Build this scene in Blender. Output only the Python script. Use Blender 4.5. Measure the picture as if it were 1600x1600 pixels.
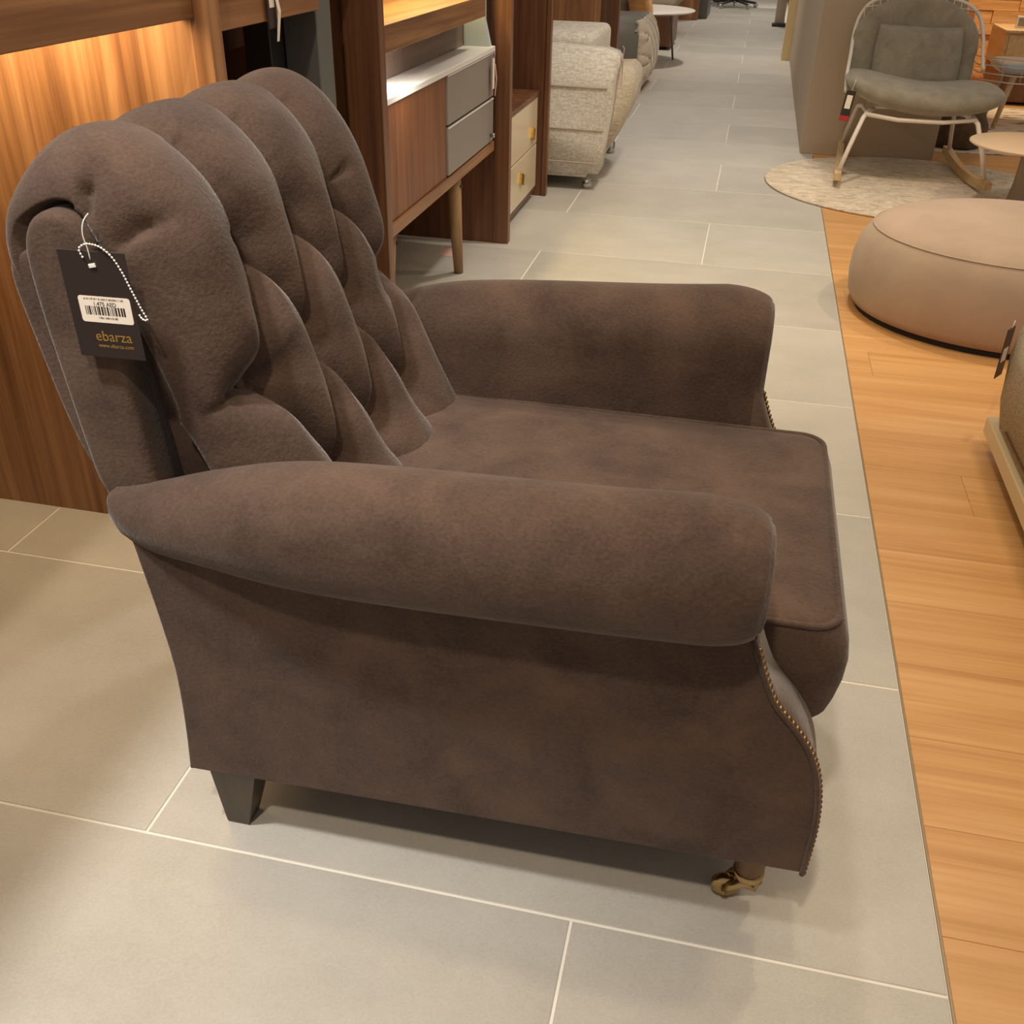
import bpy, bmesh, math, random
import numpy as np
from mathutils import Vector, Matrix
random.seed(7)
for o in list(bpy.data.objects): bpy.data.objects.remove(o)
S = bpy.context.scene
COL = S.collection
PI = math.pi
# ------------------------------------------------------------------ camera
cam_d = bpy.data.cameras.new('camera'); cam = bpy.data.objects.new('camera', cam_d); COL.objects.link(cam)
F, PITCH, ROLL, YAW = 1548.78, .550997, -.0225682, .2088392
cy, sy = math.cos(YAW), math.sin(YAW)
fwd = Vector((-sy*math.cos(PITCH), cy*math.cos(PITCH), -math.sin(PITCH)))
right0 = Vector((cy, sy, 0)); down0 = fwd.cross(right0)
rt = math.cos(ROLL)*right0 + math.sin(ROLL)*down0
dn = -math.sin(ROLL)*right0 + math.cos(ROLL)*down0
M = Matrix(((rt.x, -dn.x, -fwd.x), (rt.y, -dn.y, -fwd.y), (rt.z, -dn.z, -fwd.z)))
cam.matrix_world = Matrix.Translation((0, 0, 1.15)) @ M.to_4x4()
cam_d.sensor_fit = 'HORIZONTAL'; cam_d.sensor_width = 36; cam_d.lens = F/1600*36
cam_d.clip_start = .02; cam_d.clip_end = 100
S.camera = cam
# ------------------------------------------------------------------ world, exposure, lamps of the shop ceiling
S.view_settings.view_transform = 'Standard'; S.view_settings.look = 'None'
S.view_settings.gamma = 1; S.view_settings.use_curve_mapping = False
S.view_settings.exposure = 0
W = bpy.data.worlds.new('world'); S.world = W; W.use_nodes = True
bg = W.node_tree.nodes['Background']; bg.inputs[0].default_value = (1, .90, .78, 1); bg.inputs[1].default_value = .33
WARM = (1, .78, .52); NEUT = (1, .91, .78); AMB = (1, .74, .42)
def spot(loc, tgt, power, color=WARM, size=70, blend=.6, rad=.05):
    d = bpy.data.lights.new('spot_lamp', 'SPOT'); d.energy = power; d.color = color
    d.spot_size = math.radians(size); d.spot_blend = blend; d.shadow_soft_size = rad
    o = bpy.data.objects.new('spot_lamp', d); COL.objects.link(o); o.location = loc
    o.rotation_euler = (Vector(tgt)-Vector(loc)).to_track_quat('-Z', 'Y').to_euler(); return o
def area(loc, tgt, power, sx, sy_, color=NEUT):
    d = bpy.data.lights.new('area_lamp', 'AREA'); d.shape = 'RECTANGLE'; d.size = sx; d.size_y = sy_
    d.energy = power; d.color = color
    o = bpy.data.objects.new('area_lamp', d); COL.objects.link(o); o.location = loc
    o.rotation_euler = (Vector(tgt)-Vector(loc)).to_track_quat('-Z', 'Y').to_euler(); return o
spot((-.25, -.45, 2.8), (-.2, 1.0, .3), 125, (1, .84, .64), 75, .8, .06)          # track lamp behind the camera
spot((-1.0, .2, 2.8), (-1.1, .9, 0), 240, (1, .97, .92), 60, .9, .10)             # cooler pool on the tiles at left
spot((.05, 1.0, 2.8), (-.12, 1.15, .5), 60, WARM, 30, .9, .06)              # added narrow spot above the armchair, brightens seat and arm tops
spot((-.3, 2.6, 2.8), (-.5, 1.25, .8), 60, NEUT, 70, .8, .08)           # beyond the chair, on back and seat
spot((.9, 2.2, 2.8), (.8, 2.2, 0), 60, WARM, 90, .8, .08)               # wood floor
spot((1.6, 3.6, 2.8), (.7, 3.9, .1), 75, WARM, 65, .5, .06)             # ottoman and rug
spot((.1, 4.0, 2.8), (-.1, 4.2, 0), 130, NEUT, 80, .8, .10)              # aisle
spot((.2, 6.5, 2.8), (-.2, 6.6, 0), 130, NEUT, 80, .8, .10)
spot((-.2, 10, 2.8), (-.2, 10, 0), 170, NEUT, 90, .8, .10)
spot((-.2, 14, 2.8), (-.2, 14, 0), 170, NEUT, 95, .8, .10)
spot((1.9, 8.0, 2.8), (2.0, 9.0, .4), 230, AMB, 80, .6, .10)            # timber wall
area((0, 2.0, 3.0), (0, 2.0, 0), 28, 3.5, 3.5, WARM)                    # general ceiling light
area((0, 8.0, 3.0), (0, 8.0, 0), 30, 3.0, 8, NEUT)
# ------------------------------------------------------------------ materials
def lin(r, g, b):
    f = lambda c: (c/255/12.92) if c/255 <= .04045 else ((c/255+.055)/1.055)**2.4
    return (f(r), f(g), f(b), 1)
def mat(name, col, rough=.5, metal=0, sheen=0, spec=.5):
    m = bpy.data.materials.new(name); m.use_nodes = True
    b = m.node_tree.nodes['Principled BSDF']
    b.inputs['Base Color'].default_value = col; b.inputs['Roughness'].default_value = rough
    b.inputs['Metallic'].default_value = metal; b.inputs['Specular IOR Level'].default_value = spec
    if sheen:
        b.inputs['Sheen Weight'].default_value = sheen; b.inputs['Sheen Roughness'].default_value = .4
    return m
def N(m, t, **k):
    n = m.node_tree.nodes.new(t)
    for a, v in k.items(): setattr(n, a, v)
    return n
def L(m, a, b): m.node_tree.links.new(a, b)
def ramp(m, stops):
    r = N(m, 'ShaderNodeValToRGB'); e = r.color_ramp.elements
    e[0].position, e[0].color = stops[0]; e[1].position, e[1].color = stops[-1]
    for p, c in stops[1:-1]:
        x = e.new(p); x.color = c
    return r
def coords(m, scale, rnd=True):
    g = N(m, 'ShaderNodeNewGeometry'); src = g.outputs['Position']
    if rnd:
        oi = N(m, 'ShaderNodeObjectInfo'); v = N(m, 'ShaderNodeVectorMath', operation='SCALE')
        cx = N(m, 'ShaderNodeCombineXYZ')
        for i in range(3): L(m, oi.outputs['Random'], cx.inputs[i])
        L(m, cx.outputs[0], v.inputs[0]); v.inputs['Scale'].default_value = 13
        a = N(m, 'ShaderNodeVectorMath', operation='ADD'); L(m, src, a.inputs[0]); L(m, v.outputs[0], a.inputs[1]); src = a.outputs[0]
    mp = N(m, 'ShaderNodeMapping'); mp.inputs['Scale'].default_value = scale; L(m, src, mp.inputs['Vector'])
    return mp.outputs[0]
def noise(m, vec, sc, det=4, rough=.55, dist=0):
    n = N(m, 'ShaderNodeTexNoise'); n.inputs['Scale'].default_value = sc; n.inputs['Detail'].default_value = det
    n.inputs['Roughness'].default_value = rough; n.inputs['Distortion'].default_value = dist
    L(m, vec, n.inputs['Vector']); return n.outputs['Fac']
def bump(m, h, strength, dist=.002):
    b = N(m, 'ShaderNodeBump'); b.inputs['Strength'].default_value = strength; b.inputs['Distance'].default_value = dist
    L(m, h, b.inputs['Height']); L(m, b.outputs[0], m.node_tree.nodes['Principled BSDF'].inputs['Normal']); return b
def base(m, out): L(m, out, m.node_tree.nodes['Principled BSDF'].inputs['Base Color'])
def mixf(m, a, b, f):
    x = N(m, 'ShaderNodeMix'); x.data_type = 'FLOAT'; x.inputs[0].default_value = f
    L(m, a, x.inputs[2]); L(m, b, x.inputs[3]); return x.outputs[0]
def wood(name, dark, mid, light, axis='z', rough=.42, sc=1.0, rnd=True, contrast=(.36, .5, .64)):
    m = mat(name, mid, rough)
    s = {'x': (.9, 14, 14), 'y': (14, .9, 14), 'z': (14, 14, .9)}[axis]
    s = tuple(v*sc for v in s)
    v = coords(m, s, rnd)
    a = noise(m, v, 1.0, 6, .6, .9)
    s2 = {'x': (1.4, 95, 95), 'y': (95, 1.4, 95), 'z': (95, 95, 1.4)}[axis]
    b = noise(m, coords(m, tuple(q*sc for q in s2), rnd), 1.0, 3, .6)
    f = mixf(m, a, b, .33)
    r = ramp(m, [(contrast[0], dark), (contrast[1], mid), (contrast[2], light)]); L(m, f, r.inputs[0]); base(m, r.outputs[0])
    bump(m, b, .06, .001)
    return m
def fabric(name, c1, c2, grain=420, bs=.35, rough=.95, sheen=.35, patch=7, bd=.0012):
    m = mat(name, c1, rough, 0, sheen, .2)
    v = coords(m, (1, 1, 1), False)
    a = noise(m, v, patch, 3, .6, .4); g = noise(m, v, grain, 3, .6)
    f = mixf(m, a, g, .35)
    r = ramp(m, [(.36, c1), (.64, c2)]); L(m, f, r.inputs[0]); base(m, r.outputs[0])
    bump(m, g, bs, bd); return m
MAT = {}
MAT['suede'] = fabric('brown_suede', lin(68, 53, 46), lin(94, 75, 64), 210, .6, .9, .22, 9, .002)
MAT['dark_wood'] = wood('smoked_oak', lin(48, 38, 26), lin(66, 54, 38), lin(80, 66, 48), 'z', .4)
MAT['leg_brown'] = wood('turned_leg_wood', lin(70, 44, 14), lin(102, 66, 24), lin(120, 80, 32), 'z', .35)
MAT['walnut'] = wood('walnut', lin(122, 80, 50), lin(160, 112, 72), lin(190, 140, 96), 'z', .4)
MAT['walnut_y'] = wood('walnut_along', lin(104, 66, 40), lin(138, 94, 58), lin(164, 118, 78), 'y', .4)
MAT['walnut_dark'] = wood('walnut_dark', lin(78, 48, 30), lin(106, 68, 44), lin(128, 86, 58), 'z', .4)
MAT['tambour'] = wood('sideboard_walnut', lin(92, 52, 26), lin(122, 72, 38), lin(142, 90, 52), 'z', .45, 1.4)
MAT['greybrown'] = wood('grey_brown_veneer', lin(96, 76, 66), lin(116, 94, 82), lin(134, 110, 96), 'y', .5)
MAT['oak_leg'] = wood('oak_leg', lin(128, 96, 62), lin(152, 118, 80), lin(170, 136, 96), 'z', .45)
MAT['oak'] = wood('oak_plank', lin(184, 134, 80), lin(204, 154, 98), lin(220, 174, 120), 'x', .38, 1.0, True, (.30, .5, .71))
MAT['pale_wood'] = wood('pale_wood', lin(182, 148, 104), lin(204, 172, 128), lin(218, 190, 148), 'y', .5)
MAT['timber'] = wood('stacked_timber', lin(188, 128, 70), lin(220, 164, 102), lin(236, 190, 134), 'x', .7, 1.0)
MAT['grey_lac'] = mat('grey_lacquer', lin(138, 130, 122), .4)
MAT['grey_metal'] = mat('grey_metal', lin(104, 106, 104), .45, .2)
MAT['pale_grey'] = mat('pale_grey_panel', lin(184, 196, 204), .4)
MAT['white_lac'] = mat('white_lacquer', lin(226, 224, 218), .35)
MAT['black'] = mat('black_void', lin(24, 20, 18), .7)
MAT['cream'] = mat('cream_lacquer', lin(214, 196, 164), .16)
MAT['gold'] = mat('gold', lin(226, 176, 70), .22, 1)
MAT['brass'] = mat('aged_brass', lin(186, 160, 112), .24, 1)
MAT['nail'] = mat('dull_brass_nail', lin(140, 112, 76), .38, 1)
MAT['chrome'] = mat('chrome', lin(190, 190, 188), .2, 1)
MAT['paint_white'] = mat('white_metal', lin(226, 214, 200), .4)
MAT['card'] = mat('black_card', lin(46, 36, 33), .5)
MAT['label'] = mat('white_label', lin(240, 228, 214), .5)
MAT['ink'] = mat('ink', lin(40, 30, 28), .6)
MAT['goldink'] = mat('gold_ink', lin(168, 130, 66), .4, .3)
MAT['red'] = mat('red_print', lin(176, 44, 40), .5)
MAT['pink'] = mat('pink_ribbon', lin(220, 176, 168), .6)
MAT['pearl'] = mat('pearl_bead', lin(235, 232, 226), .25)
MAT['taupe'] = mat('taupe_wall', lin(180, 160, 138), .8)
MAT['cream_wall'] = mat('cream_board', lin(232, 208, 160), .7)
MAT['dark_plastic'] = mat('dark_plastic', lin(44, 42, 42), .4)
MAT['greyfab'] = fabric('grey_velvet', lin(130, 122, 106), lin(154, 144, 126), 160, .2, .9, .4, 14)
MAT['ottoman'] = fabric('pinkish_grey_wool', lin(168, 146, 130), lin(180, 158, 140), 500, .2, .95, .1, 5)
MAT['bag'] = fabric('grey_brown_cloth', lin(84, 68, 50), lin(108, 90, 66), 200, .3, .9, .1, 20)
MAT['greyleather'] = mat('grey_leather', lin(116, 114, 106), .42)
MAT['creamfab'] = fabric('cream_tufted', lin(196, 182, 164), lin(212, 198, 180), 200, .3)
MAT['beigefab'] = fabric('beige_cloth', lin(168, 152, 132), lin(184, 168, 148), 200, .3)
MAT['tablewhite'] = mat('white_table', lin(222, 216, 208), .3)
MAT['tablecream'] = mat('cream_table', lin(220, 192, 158), .5)
MAT['flare'] = mat('grey_pedestal', lin(150, 138, 124), .45)
def tweed(name, c1, c2, scale=(20, 20, 130)):
    m = mat(name, c1, .95, 0, .1, .2)
    a = noise(m, coords(m, scale, False), 1.2, 3, .7); b = noise(m, coords(m, (90, 90, 90), False), 1, 2)
    f = mixf(m, a, b, .4); r = ramp(m, [(.4, c1), (.6, c2)]); L(m, f, r.inputs[0]); base(m, r.outputs[0]); bump(m, f, .3, .003); return m
MAT['tweed'] = tweed('grey_tweed', lin(190, 180, 166), lin(226, 218, 206), (26, 26, 210))
MAT['tweed2'] = tweed('beige_boucle', lin(150, 134, 112), lin(184, 168, 144), (150, 150, 150))
MAT['seat_tweed'] = tweed('pale_tweed', lin(182, 166, 142), lin(210, 196, 172))
def tile_mat():
    m = mat('porcelain_tile', lin(176, 170, 158), .42)
    v = coords(m, (1, 1, 1), True)
    a = noise(m, v, 2.2, 5, .6); g = noise(m, v, 260, 3, .7); c = noise(m, coords(m, (1, 1.8, 1), True), 5, 4, .65)
    f = mixf(m, mixf(m, a, c, .4), g, .35)
    r = ramp(m, [(.3, lin(168, 163, 153)), (.5, lin(186, 181, 172)), (.72, lin(202, 197, 188))]); L(m, f, r.inputs[0])
    oi = N(m, 'ShaderNodeObjectInfo'); mr = N(m, 'ShaderNodeMapRange'); mr.inputs[3].default_value = .93; mr.inputs[4].default_value = 1.06
    L(m, oi.outputs['Random'], mr.inputs[0]); mx = N(m, 'ShaderNodeVectorMath', operation='SCALE'); L(m, r.outputs[0], mx.inputs[0]); L(m, mr.outputs[0], mx.inputs['Scale'])
    base(m, mx.outputs[0]); bump(m, g, .08, .0006); return m
MAT['tile'] = tile_mat()
MAT['grout'] = mat('pale_grout', lin(232, 226, 214), .8)
MAT['joint'] = mat('dark_joint', lin(120, 90, 58), .8)
def rug_mat():
    m = mat('distressed_rug', lin(180, 164, 140), .95, 0, .1, .1)
    a = noise(m, coords(m, (9, 18, 1), False), 1, 6, .75, 1.6); g = noise(m, coords(m, (1, 1, 1), False), 160, 2)
    f = mixf(m, a, g, .25); r = ramp(m, [(.36, lin(160, 144, 124)), (.48, lin(204, 188, 166)), (.6, lin(224, 210, 188))]); L(m, f, r.inputs[0]); base(m, r.outputs[0]); bump(m, g, .3, .003); return m
MAT['rug'] = rug_mat()
def rug2_mat():
    m = mat('white_rug_with_marks', lin(220, 206, 186), .9)
    a = noise(m, coords(m, (6, 16, 1), False), 1.3, 3, .5, .5)
    r = ramp(m, [(.0, lin(222, 206, 186)), (.60, lin(222, 206, 186)), (.64, lin(70, 60, 54)), (1, lin(50, 42, 40))]); L(m, a, r.inputs[0]); base(m, r.outputs[0]); return m
MAT['rug2'] = rug2_mat()
def led(name, col, st):
    m = mat(name, (1, 1, 1, 1)); b = m.node_tree.nodes['Principled BSDF']
    b.inputs['Emission Color'].default_value = (*col, 1); b.inputs['Emission Strength'].default_value = st; return m
# ------------------------------------------------------------------ mesh helpers
ROOTLOC = {}
def obj(name, bm, m, parent=None, smooth=False, local=False):
    if isinstance(bm, bmesh.types.BMesh):
        bmesh.ops.recalc_face_normals(bm, faces=bm.faces)
        me = bpy.data.meshes.new(name); bm.to_mesh(me); bm.free()
    else: me = bm
    o = bpy.data.objects.new(name, me); COL.objects.link(o)
    if m: me.materials.append(MAT[m] if isinstance(m, str) else m)
    if smooth:
        me.polygons.foreach_set('use_smooth', [True]*len(me.polygons))
        if smooth == 'w': o.modifiers.new('weighted', 'WEIGHTED_NORMAL').weight = 80
    if parent:
        r = parent
        while r.parent: r = r.parent
        if not local: me.transform(Matrix.Translation(-Vector(r.location)))
        o.parent = parent
    return o
def thing(name, label, cat, loc, rz=0, group=None):
    o = bpy.data.objects.new(name, None); COL.objects.link(o); o.location = loc; o.rotation_euler = (0, 0, rz)
    o.empty_display_size = .1
    o['label'] = label; o['category'] = cat
    if group: o['group'] = group
    return o
def struct(o): o['kind'] = 'structure'; return o
def tag(o, label, cat, group=None):
    o['label'] = label; o['category'] = cat
    if group: o['group'] = group
    return o
def BM(): return bmesh.new()
def quad(bm, vs): 
    try: return bm.faces.new(vs)
    except ValueError: return None
def box(bm, x0, x1, y0, y1, z0, z1, bev=0, seg=2):
    t = bmesh.new(); bmesh.ops.create_cube(t, size=1)
    for v in t.verts:
        v.co = Vector(((x0+x1)/2+v.co.x*(x1-x0), (y0+y1)/2+v.co.y*(y1-y0), (z0+z1)/2+v.co.z*(z1-z0)))
    if bev: bmesh.ops.bevel(t, geom=list(t.edges), offset=bev, segments=seg, profile=.5, affect='EDGES')
    merge(bm, t); return bm
def merge(bm, t, mtx=None):
    mp = {}
    for v in t.verts: mp[v] = bm.verts.new(mtx @ v.co if mtx else v.co)
    for f in t.faces: quad(bm, [mp[v] for v in f.verts])
    t.free()
def loft(bm, rings, cap0=True, cap1=True, closed=True):
    R = [[bm.verts.new(p) for p in r] for r in rings]; n = len(R[0])
    for a, b in zip(R, R[1:]):
        for i in range(n if closed else n-1):
            j = (i+1) % n; quad(bm, [a[i], a[j], b[j], b[i]])
    for c, r in ((cap0, R[0]), (cap1, R[-1])):
        if c: quad(bm, r)
    return R
def tube(bm, pts, r, n=8, closed=False):
    P = [Vector(p) for p in pts]; rings = []; up = None
    for i, p in enumerate(P):
        a = P[(i-1) % len(P)] if (i or closed) else P[i]; b = P[(i+1) % len(P)] if (i < len(P)-1 or closed) else P[i]
        d = (b-a).normalized()
        if up is None: up = d.orthogonal().normalized()
        up = (up-d*up.dot(d)).normalized(); s = d.cross(up)
        rr = r[i] if isinstance(r, (list, tuple)) else r
        rings.append([p+rr*(math.cos(2*PI*k/n)*up+math.sin(2*PI*k/n)*s) for k in range(n)])
    if closed: rings.append(rings[0]); loft(bm, rings, False, False)
    else: loft(bm, rings)
    return bm
def lathe(bm, prof, c, n=32, mtx=None):
    rings = []
    for r, z in prof:
        q = [Vector((c[0]+r*math.cos(2*PI*k/n), c[1]+r*math.sin(2*PI*k/n), c[2]+z)) for k in range(n)]
        rings.append([mtx @ v for v in q] if mtx else q)
    loft(bm, rings); return bm
def prism(bm, poly, y0, y1, bev=0, axis='y', seg=2):
    t = bmesh.new()
    f = (lambda a, b, d: (a, d, b)) if axis == 'y' else ((lambda a, b, d: (d, a, b)) if axis == 'x' else (lambda a, b, d: (a, b, d)))
    loft(t, [[f(a, b, y0) for a, b in poly], [f(a, b, y1) for a, b in poly]])
    if bev:
        e = [e for e in t.edges if len(e.link_faces) == 2 and e.calc_face_angle(0) > .6]
        bmesh.ops.bevel(t, geom=e, offset=bev, segments=seg, profile=.5, affect='EDGES')
    merge(bm, t); return bm
def catmull(pts, n, closed=False):
    P = np.array(pts, float); m = len(P); out = []
    segs = m if closed else m-1
    for i in range(segs):
        g = lambda k: P[k % m] if closed else P[min(max(k, 0), m-1)]
        p0, p1, p2, p3 = g(i-1), g(i), g(i+1), g(i+2)
        for t in np.linspace(0, 1, 24, endpoint=False):
            out.append(.5*((2*p1)+(p2-p0)*t+(2*p0-5*p1+4*p2-p3)*t*t+(3*p1-p0-3*p2+p3)*t**3))
    if not closed: out.append(P[-1])
    out = np.array(out); Q = np.vstack([out, out[:1]]) if closed else out
    s = np.concatenate([[0], np.cumsum(np.linalg.norm(np.diff(Q, axis=0), axis=1))])
    tt = np.linspace(0, s[-1], n, endpoint=not closed)
    return np.stack([np.interp(tt, s, Q[:, k]) for k in range(P.shape[1])], 1), tt
def ball(bm, c, r, u=10, v=6, sc=(1, 1, 1)):
    t = bmesh.new(); bmesh.ops.create_uvsphere(t, u_segments=u, v_segments=v, radius=r)
    merge(bm, t, Matrix.Translation(c) @ Matrix.Diagonal((*sc, 1)))
def subsurf(o, n=1):
    m = o.modifiers.new('sub', 'SUBSURF'); m.levels = n; m.render_levels = n; return o
def rrect(x0, x1, y0, y1, r, z, n=8):
    out = []
    for cx, cy_, a in ((x1-r, y1-r, 0), (x0+r, y1-r, 90), (x0+r, y0+r, 180), (x1-r, y0+r, 270)):
        for k in range(n+1):
            t = math.radians(a+90*k/n); out.append((cx+r*math.cos(t), cy_+r*math.sin(t), z))
    return out
def cushion_box(bm, x0, x1, y0, y1, z0, z1, r=.04, e=.03, crown=.01, n=8):
    rings = []
    for k in range(5):
        t = PI/2*k/4; rings.append(rrect(x0+e*(1-math.sin(t)), x1-e*(1-math.sin(t)), y0+e*(1-math.sin(t)), y1-e*(1-math.sin(t)), r, z0+e*(1-math.cos(t)), n))
    for k in range(5):
        t = PI/2*k/4; rings.append(rrect(x0+e*(1-math.cos(t)), x1-e*(1-math.cos(t)), y0+e*(1-math.cos(t)), y1-e*(1-math.cos(t)), r, z1-e*(1-math.sin(t)), n))
    w = min(x1-x0, y1-y0)
    for f_ in (.2, .4): 
        i = e+w*f_*.5; rings.append(rrect(x0+i, x1-i, y0+i, y1-i, max(.005, r*(1-f_)), z1+crown*f_*2, n))
    loft(bm, rings); return bm
def panel(bm, poly, y_out, y_in, r, n=120, dome=.0, flip=False):
    # a padded board: polygon in x-z, rounded rim of radius r on its outer face at y_out, back face at y_in
    P, _ = catmull_poly(poly, n); t = np.roll(P, -1, 0)-np.roll(P, 1, 0); t /= np.maximum(np.linalg.norm(t, axis=1), 1e-9)[:, None]
    nn = np.stack([t[:, 1], -t[:, 0]], 1)
    area2 = np.sum(P[:, 0]*np.roll(P[:, 1], -1)-np.roll(P[:, 0], -1)*P[:, 1])
    if area2 < 0: nn = -nn
    d = 1 if y_in > y_out else -1; rings = [[(p[0], y_in, p[1]) for p in P]]
    for k in range(6):
        a = PI/2*k/5; o = r*(1-math.sin(PI/2-a)); dep_ = r*(1-math.sin(a))
        rings.append([(p[0]-q[0]*o, y_out+d*dep_, p[1]-q[1]*o) for p, q in zip(P, nn)])
    rings.append([(p[0]-q[0]*(r+.003), y_out, p[1]-q[1]*(r+.003)) for p, q in zip(P, nn)])
    loft(bm, rings); return bm
def catmull_poly(poly, n):
    P = np.array(list(poly)+[poly[0]], float); s = np.concatenate([[0], np.cumsum(np.linalg.norm(np.diff(P, axis=0), axis=1))])
    tt = np.linspace(0, s[-1], n, endpoint=False); return np.stack([np.interp(tt, s, P[:, k]) for k in (0, 1)], 1), tt
def text(name, body, size, m, parent, mtx, align='CENTER'):
    c = bpy.data.curves.new(name, 'FONT'); c.body = body; c.size = size; c.align_x = align; c.extrude = .00015; c.resolution_u = 3
    t = bpy.data.objects.new('t', c); COL.objects.link(t); dg = bpy.context.evaluated_depsgraph_get()
    me = bpy.data.meshes.new_from_object(t.evaluated_get(dg)); bpy.data.objects.remove(t); bpy.data.curves.remove(c)
    me.transform(mtx); me.name = name; me.materials.clear()
    return obj(name, me, m, parent)
# ================================================================== FLOOR
XB = .392
fl = BM(); box(fl, -3.2, XB+.004, -1, 24, -.06, -.0012); floor = struct(obj('floor', fl, 'grout'))
fs = BM(); box(fs, XB+.004, 4.2, -1, 24, -.06, -.004); obj('subfloor', fs, 'joint', floor)
def slab(x0, x1, y0, y1, c=.0012, t=.012, z=0.):
    b = BM(); lo = [b.verts.new(p) for p in ((x0, y0, z-t), (x1, y0, z-t), (x1, y1, z-t), (x0, y1, z-t))]
    mi = [b.verts.new(p) for p in ((x0, y0, z-c), (x1, y0, z-c), (x1, y1, z-c), (x0, y1, z-c))]
    hi = [b.verts.new(p) for p in ((x0+c, y0+c, z), (x1-c, y0+c, z), (x1-c, y1-c, z), (x0+c, y1-c, z))]
    for a, d in ((lo, mi), (mi, hi)):
        for i in range(4): quad(b, [a[i], a[(i+1) % 4], d[(i+1) % 4], d[i]])
    quad(b, hi); return b
G = .0019
for r in range(-1, 26):
    y1 = .841+.5826*r; y0 = y1-.5826
    xo = -.085 if r % 2 == 0 else -.706
    xmax = XB if y0 < 5.9 else .33
    x = xo-1.27*2
    while x < xmax:
        a, b_ = max(x, -3.1), min(x+1.27, xmax)
        if b_-a > .03: obj('tile', slab(a+G, b_-G, y0+G, y1-G), 'tile', floor)
        x += 1.27
PW = .19
for r in range(int((9.2+.4)/PW)):
    y0 = -.4+PW*r; y1 = y0+PW; off = random.uniform(0, 1.29); x = XB+.0032-off
    while x < 3.4:
        a, b_ = max(x, XB+.0032), min(x+1.29, 3.4)
        if b_-a > .02 and not (y0 > 6.0 and b_ < 1.0): obj('plank', slab(a+.0003, b_-.0003, y0+.0003, y1-.0003, .0006, .01), 'oak', floor)
        x += 1.29
b = BM(); box(b, XB-.0008, XB+.0028, -.5, 5.9, -.02, .0012, .0005, 1); struct(obj('trim_1', b, mat('edge_strip', lin(150, 132, 108), .4, .3)))
# ================================================================== WALLS
b = BM(); box(b, -1.98, -1.9, -1, 5.0, 0, 2.8); struct(obj('wall_left', b, 'walnut_dark'))
b = BM(); box(b, .325, 1.02, 5.93, 9.92, 0, 2.8, .002, 1); struct(obj('wall_right', b, 'taupe'))
b = BM(); box(b, .25, .345, 9.93, 10.02, 0, 2.8, .002, 1); struct(obj('trim_2', b, 'cream_wall'))
b = BM(); box(b, -3.2, 4.2, 20, 20.1, 0, 2.8); struct(obj('wall_far', b, 'taupe'))
b = BM(); box(b, 1.02, 4.1, 9.02, 9.1, 0, 2.8); wb = struct(obj('wall_back', b, 'timber'))
z = 0.
while z < 1.15:
    h = random.choice((.06, .075, .09)); x = 1.03+random.uniform(-.2, 0)
    while x < 2.6:
        w = random.uniform(.14, .34); d = random.uniform(.01, .05)
        bb = BM(); box(bb, max(x, 1.025), x+w-.003, 9.02-d, 9.03, z, z+h-.003)
        if x+w > 1.06: obj('timber_block', bb, 'timber', wb)
        x += w
    z += h
# ================================================================== ARMCHAIR
YC = 1.21
ch = thing('armchair', 'large brown suede armchair with deep buttoned back and rolled arms in the foreground', 'armchair', (-.2, YC, 0))
def mir(p): return (p[0], 2*YC-p[1], p[2])
# --- buttoned back cushion
ring0 = [(-.35, .36), (-.388, .43), (-.432, .52), (-.472, .62), (-.498, .70), (-.524, .77), (-.545, .83), (-.573, .88), (-.612, .921), (-.658, .942),
         (-.705, .935), (-.748, .903), (-.780, .855), (-.785, .80), (-.760, .72), (-.738, .62), (-.702, .53), (-.645, .46), (-.60, .40), (-.58, .36)]
NV, NU = 300, 210
ring, sarc = catmull(ring0, NV)
tan = np.gradient(ring, axis=0); tan /= np.linalg.norm(tan, axis=1)[:, None]
nrm = np.stack([-tan[:, 1], tan[:, 0]], 1)*-1
if (nrm[40] @ np.array([1, 0])) < 0: nrm = -nrm
def s_at(zq): 
    k = np.argmax(ring[:, 1]); return np.interp(zq, ring[:k, 1], sarc[:k])
BS = .137; BC = YC+.005
rows = [(s_at(.81), [BC+BS*k for k in (-1, 0, 1)]), (s_at(.668), [BC+BS*k for k in (-1.5, -.5, .5, 1.5)]), (s_at(.515), [BC+BS*k for k in (-1, 0, 1)])]
segs = []   # (y,s)->(y,s), depth, width
A0 = .046
for y in rows[0][1]:
    o = (y-BC)*.10
    for k in range(7):
        s0 = rows[0][0]+k*.07; s1 = s0+.07
        segs.append(((y+o*k/3, s0), (y+o*(k+1)/3, s1), A0*(.95, .86, .68, .52, .42, .35, .3)[k], .017))
for (sa, ya), (sb, yb) in ((rows[0], rows[1]), (rows[2], rows[1])):
    for y in ya:
        for q in yb:
            if abs(abs(q-y)-BS/2) < 1e-3:
                my, ms = (y+q)/2+(.006 if q > y else -.006), (sa+sb)/2+.004
                segs.append(((y, sa), (my, ms), A0*.9, .019)); segs.append(((my, ms), (q, sb), A0*.9, .019))
for y in rows[2][1]: segs.append(((y, rows[2][0]), (y+(y-BC)*.05, -.05), A0*.85, .02))
for sg, q in ((-1, rows[1][1][0]), (1, rows[1][1][3])):
    segs.append(((q, rows[1][0]), (q+sg*.045, rows[1][0]+.002), A0*1.05, .030)); segs.append(((q+sg*.045, rows[1][0]+.002), (q+sg*.09, rows[1][0]-.012), A0*.85, .022)); segs.append(((q+sg*.09, rows[1][0]-.012), (q+sg*.22, rows[1][0]-.03), A0*.5, .014))
    segs.append(((rows[0][1][0 if sg < 0 else 2]+sg*.012, rows[0][0]), (rows[0][1][0 if sg < 0 else 2]+sg*.035, rows[0][0]+.012), A0*.4, .012))
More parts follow.
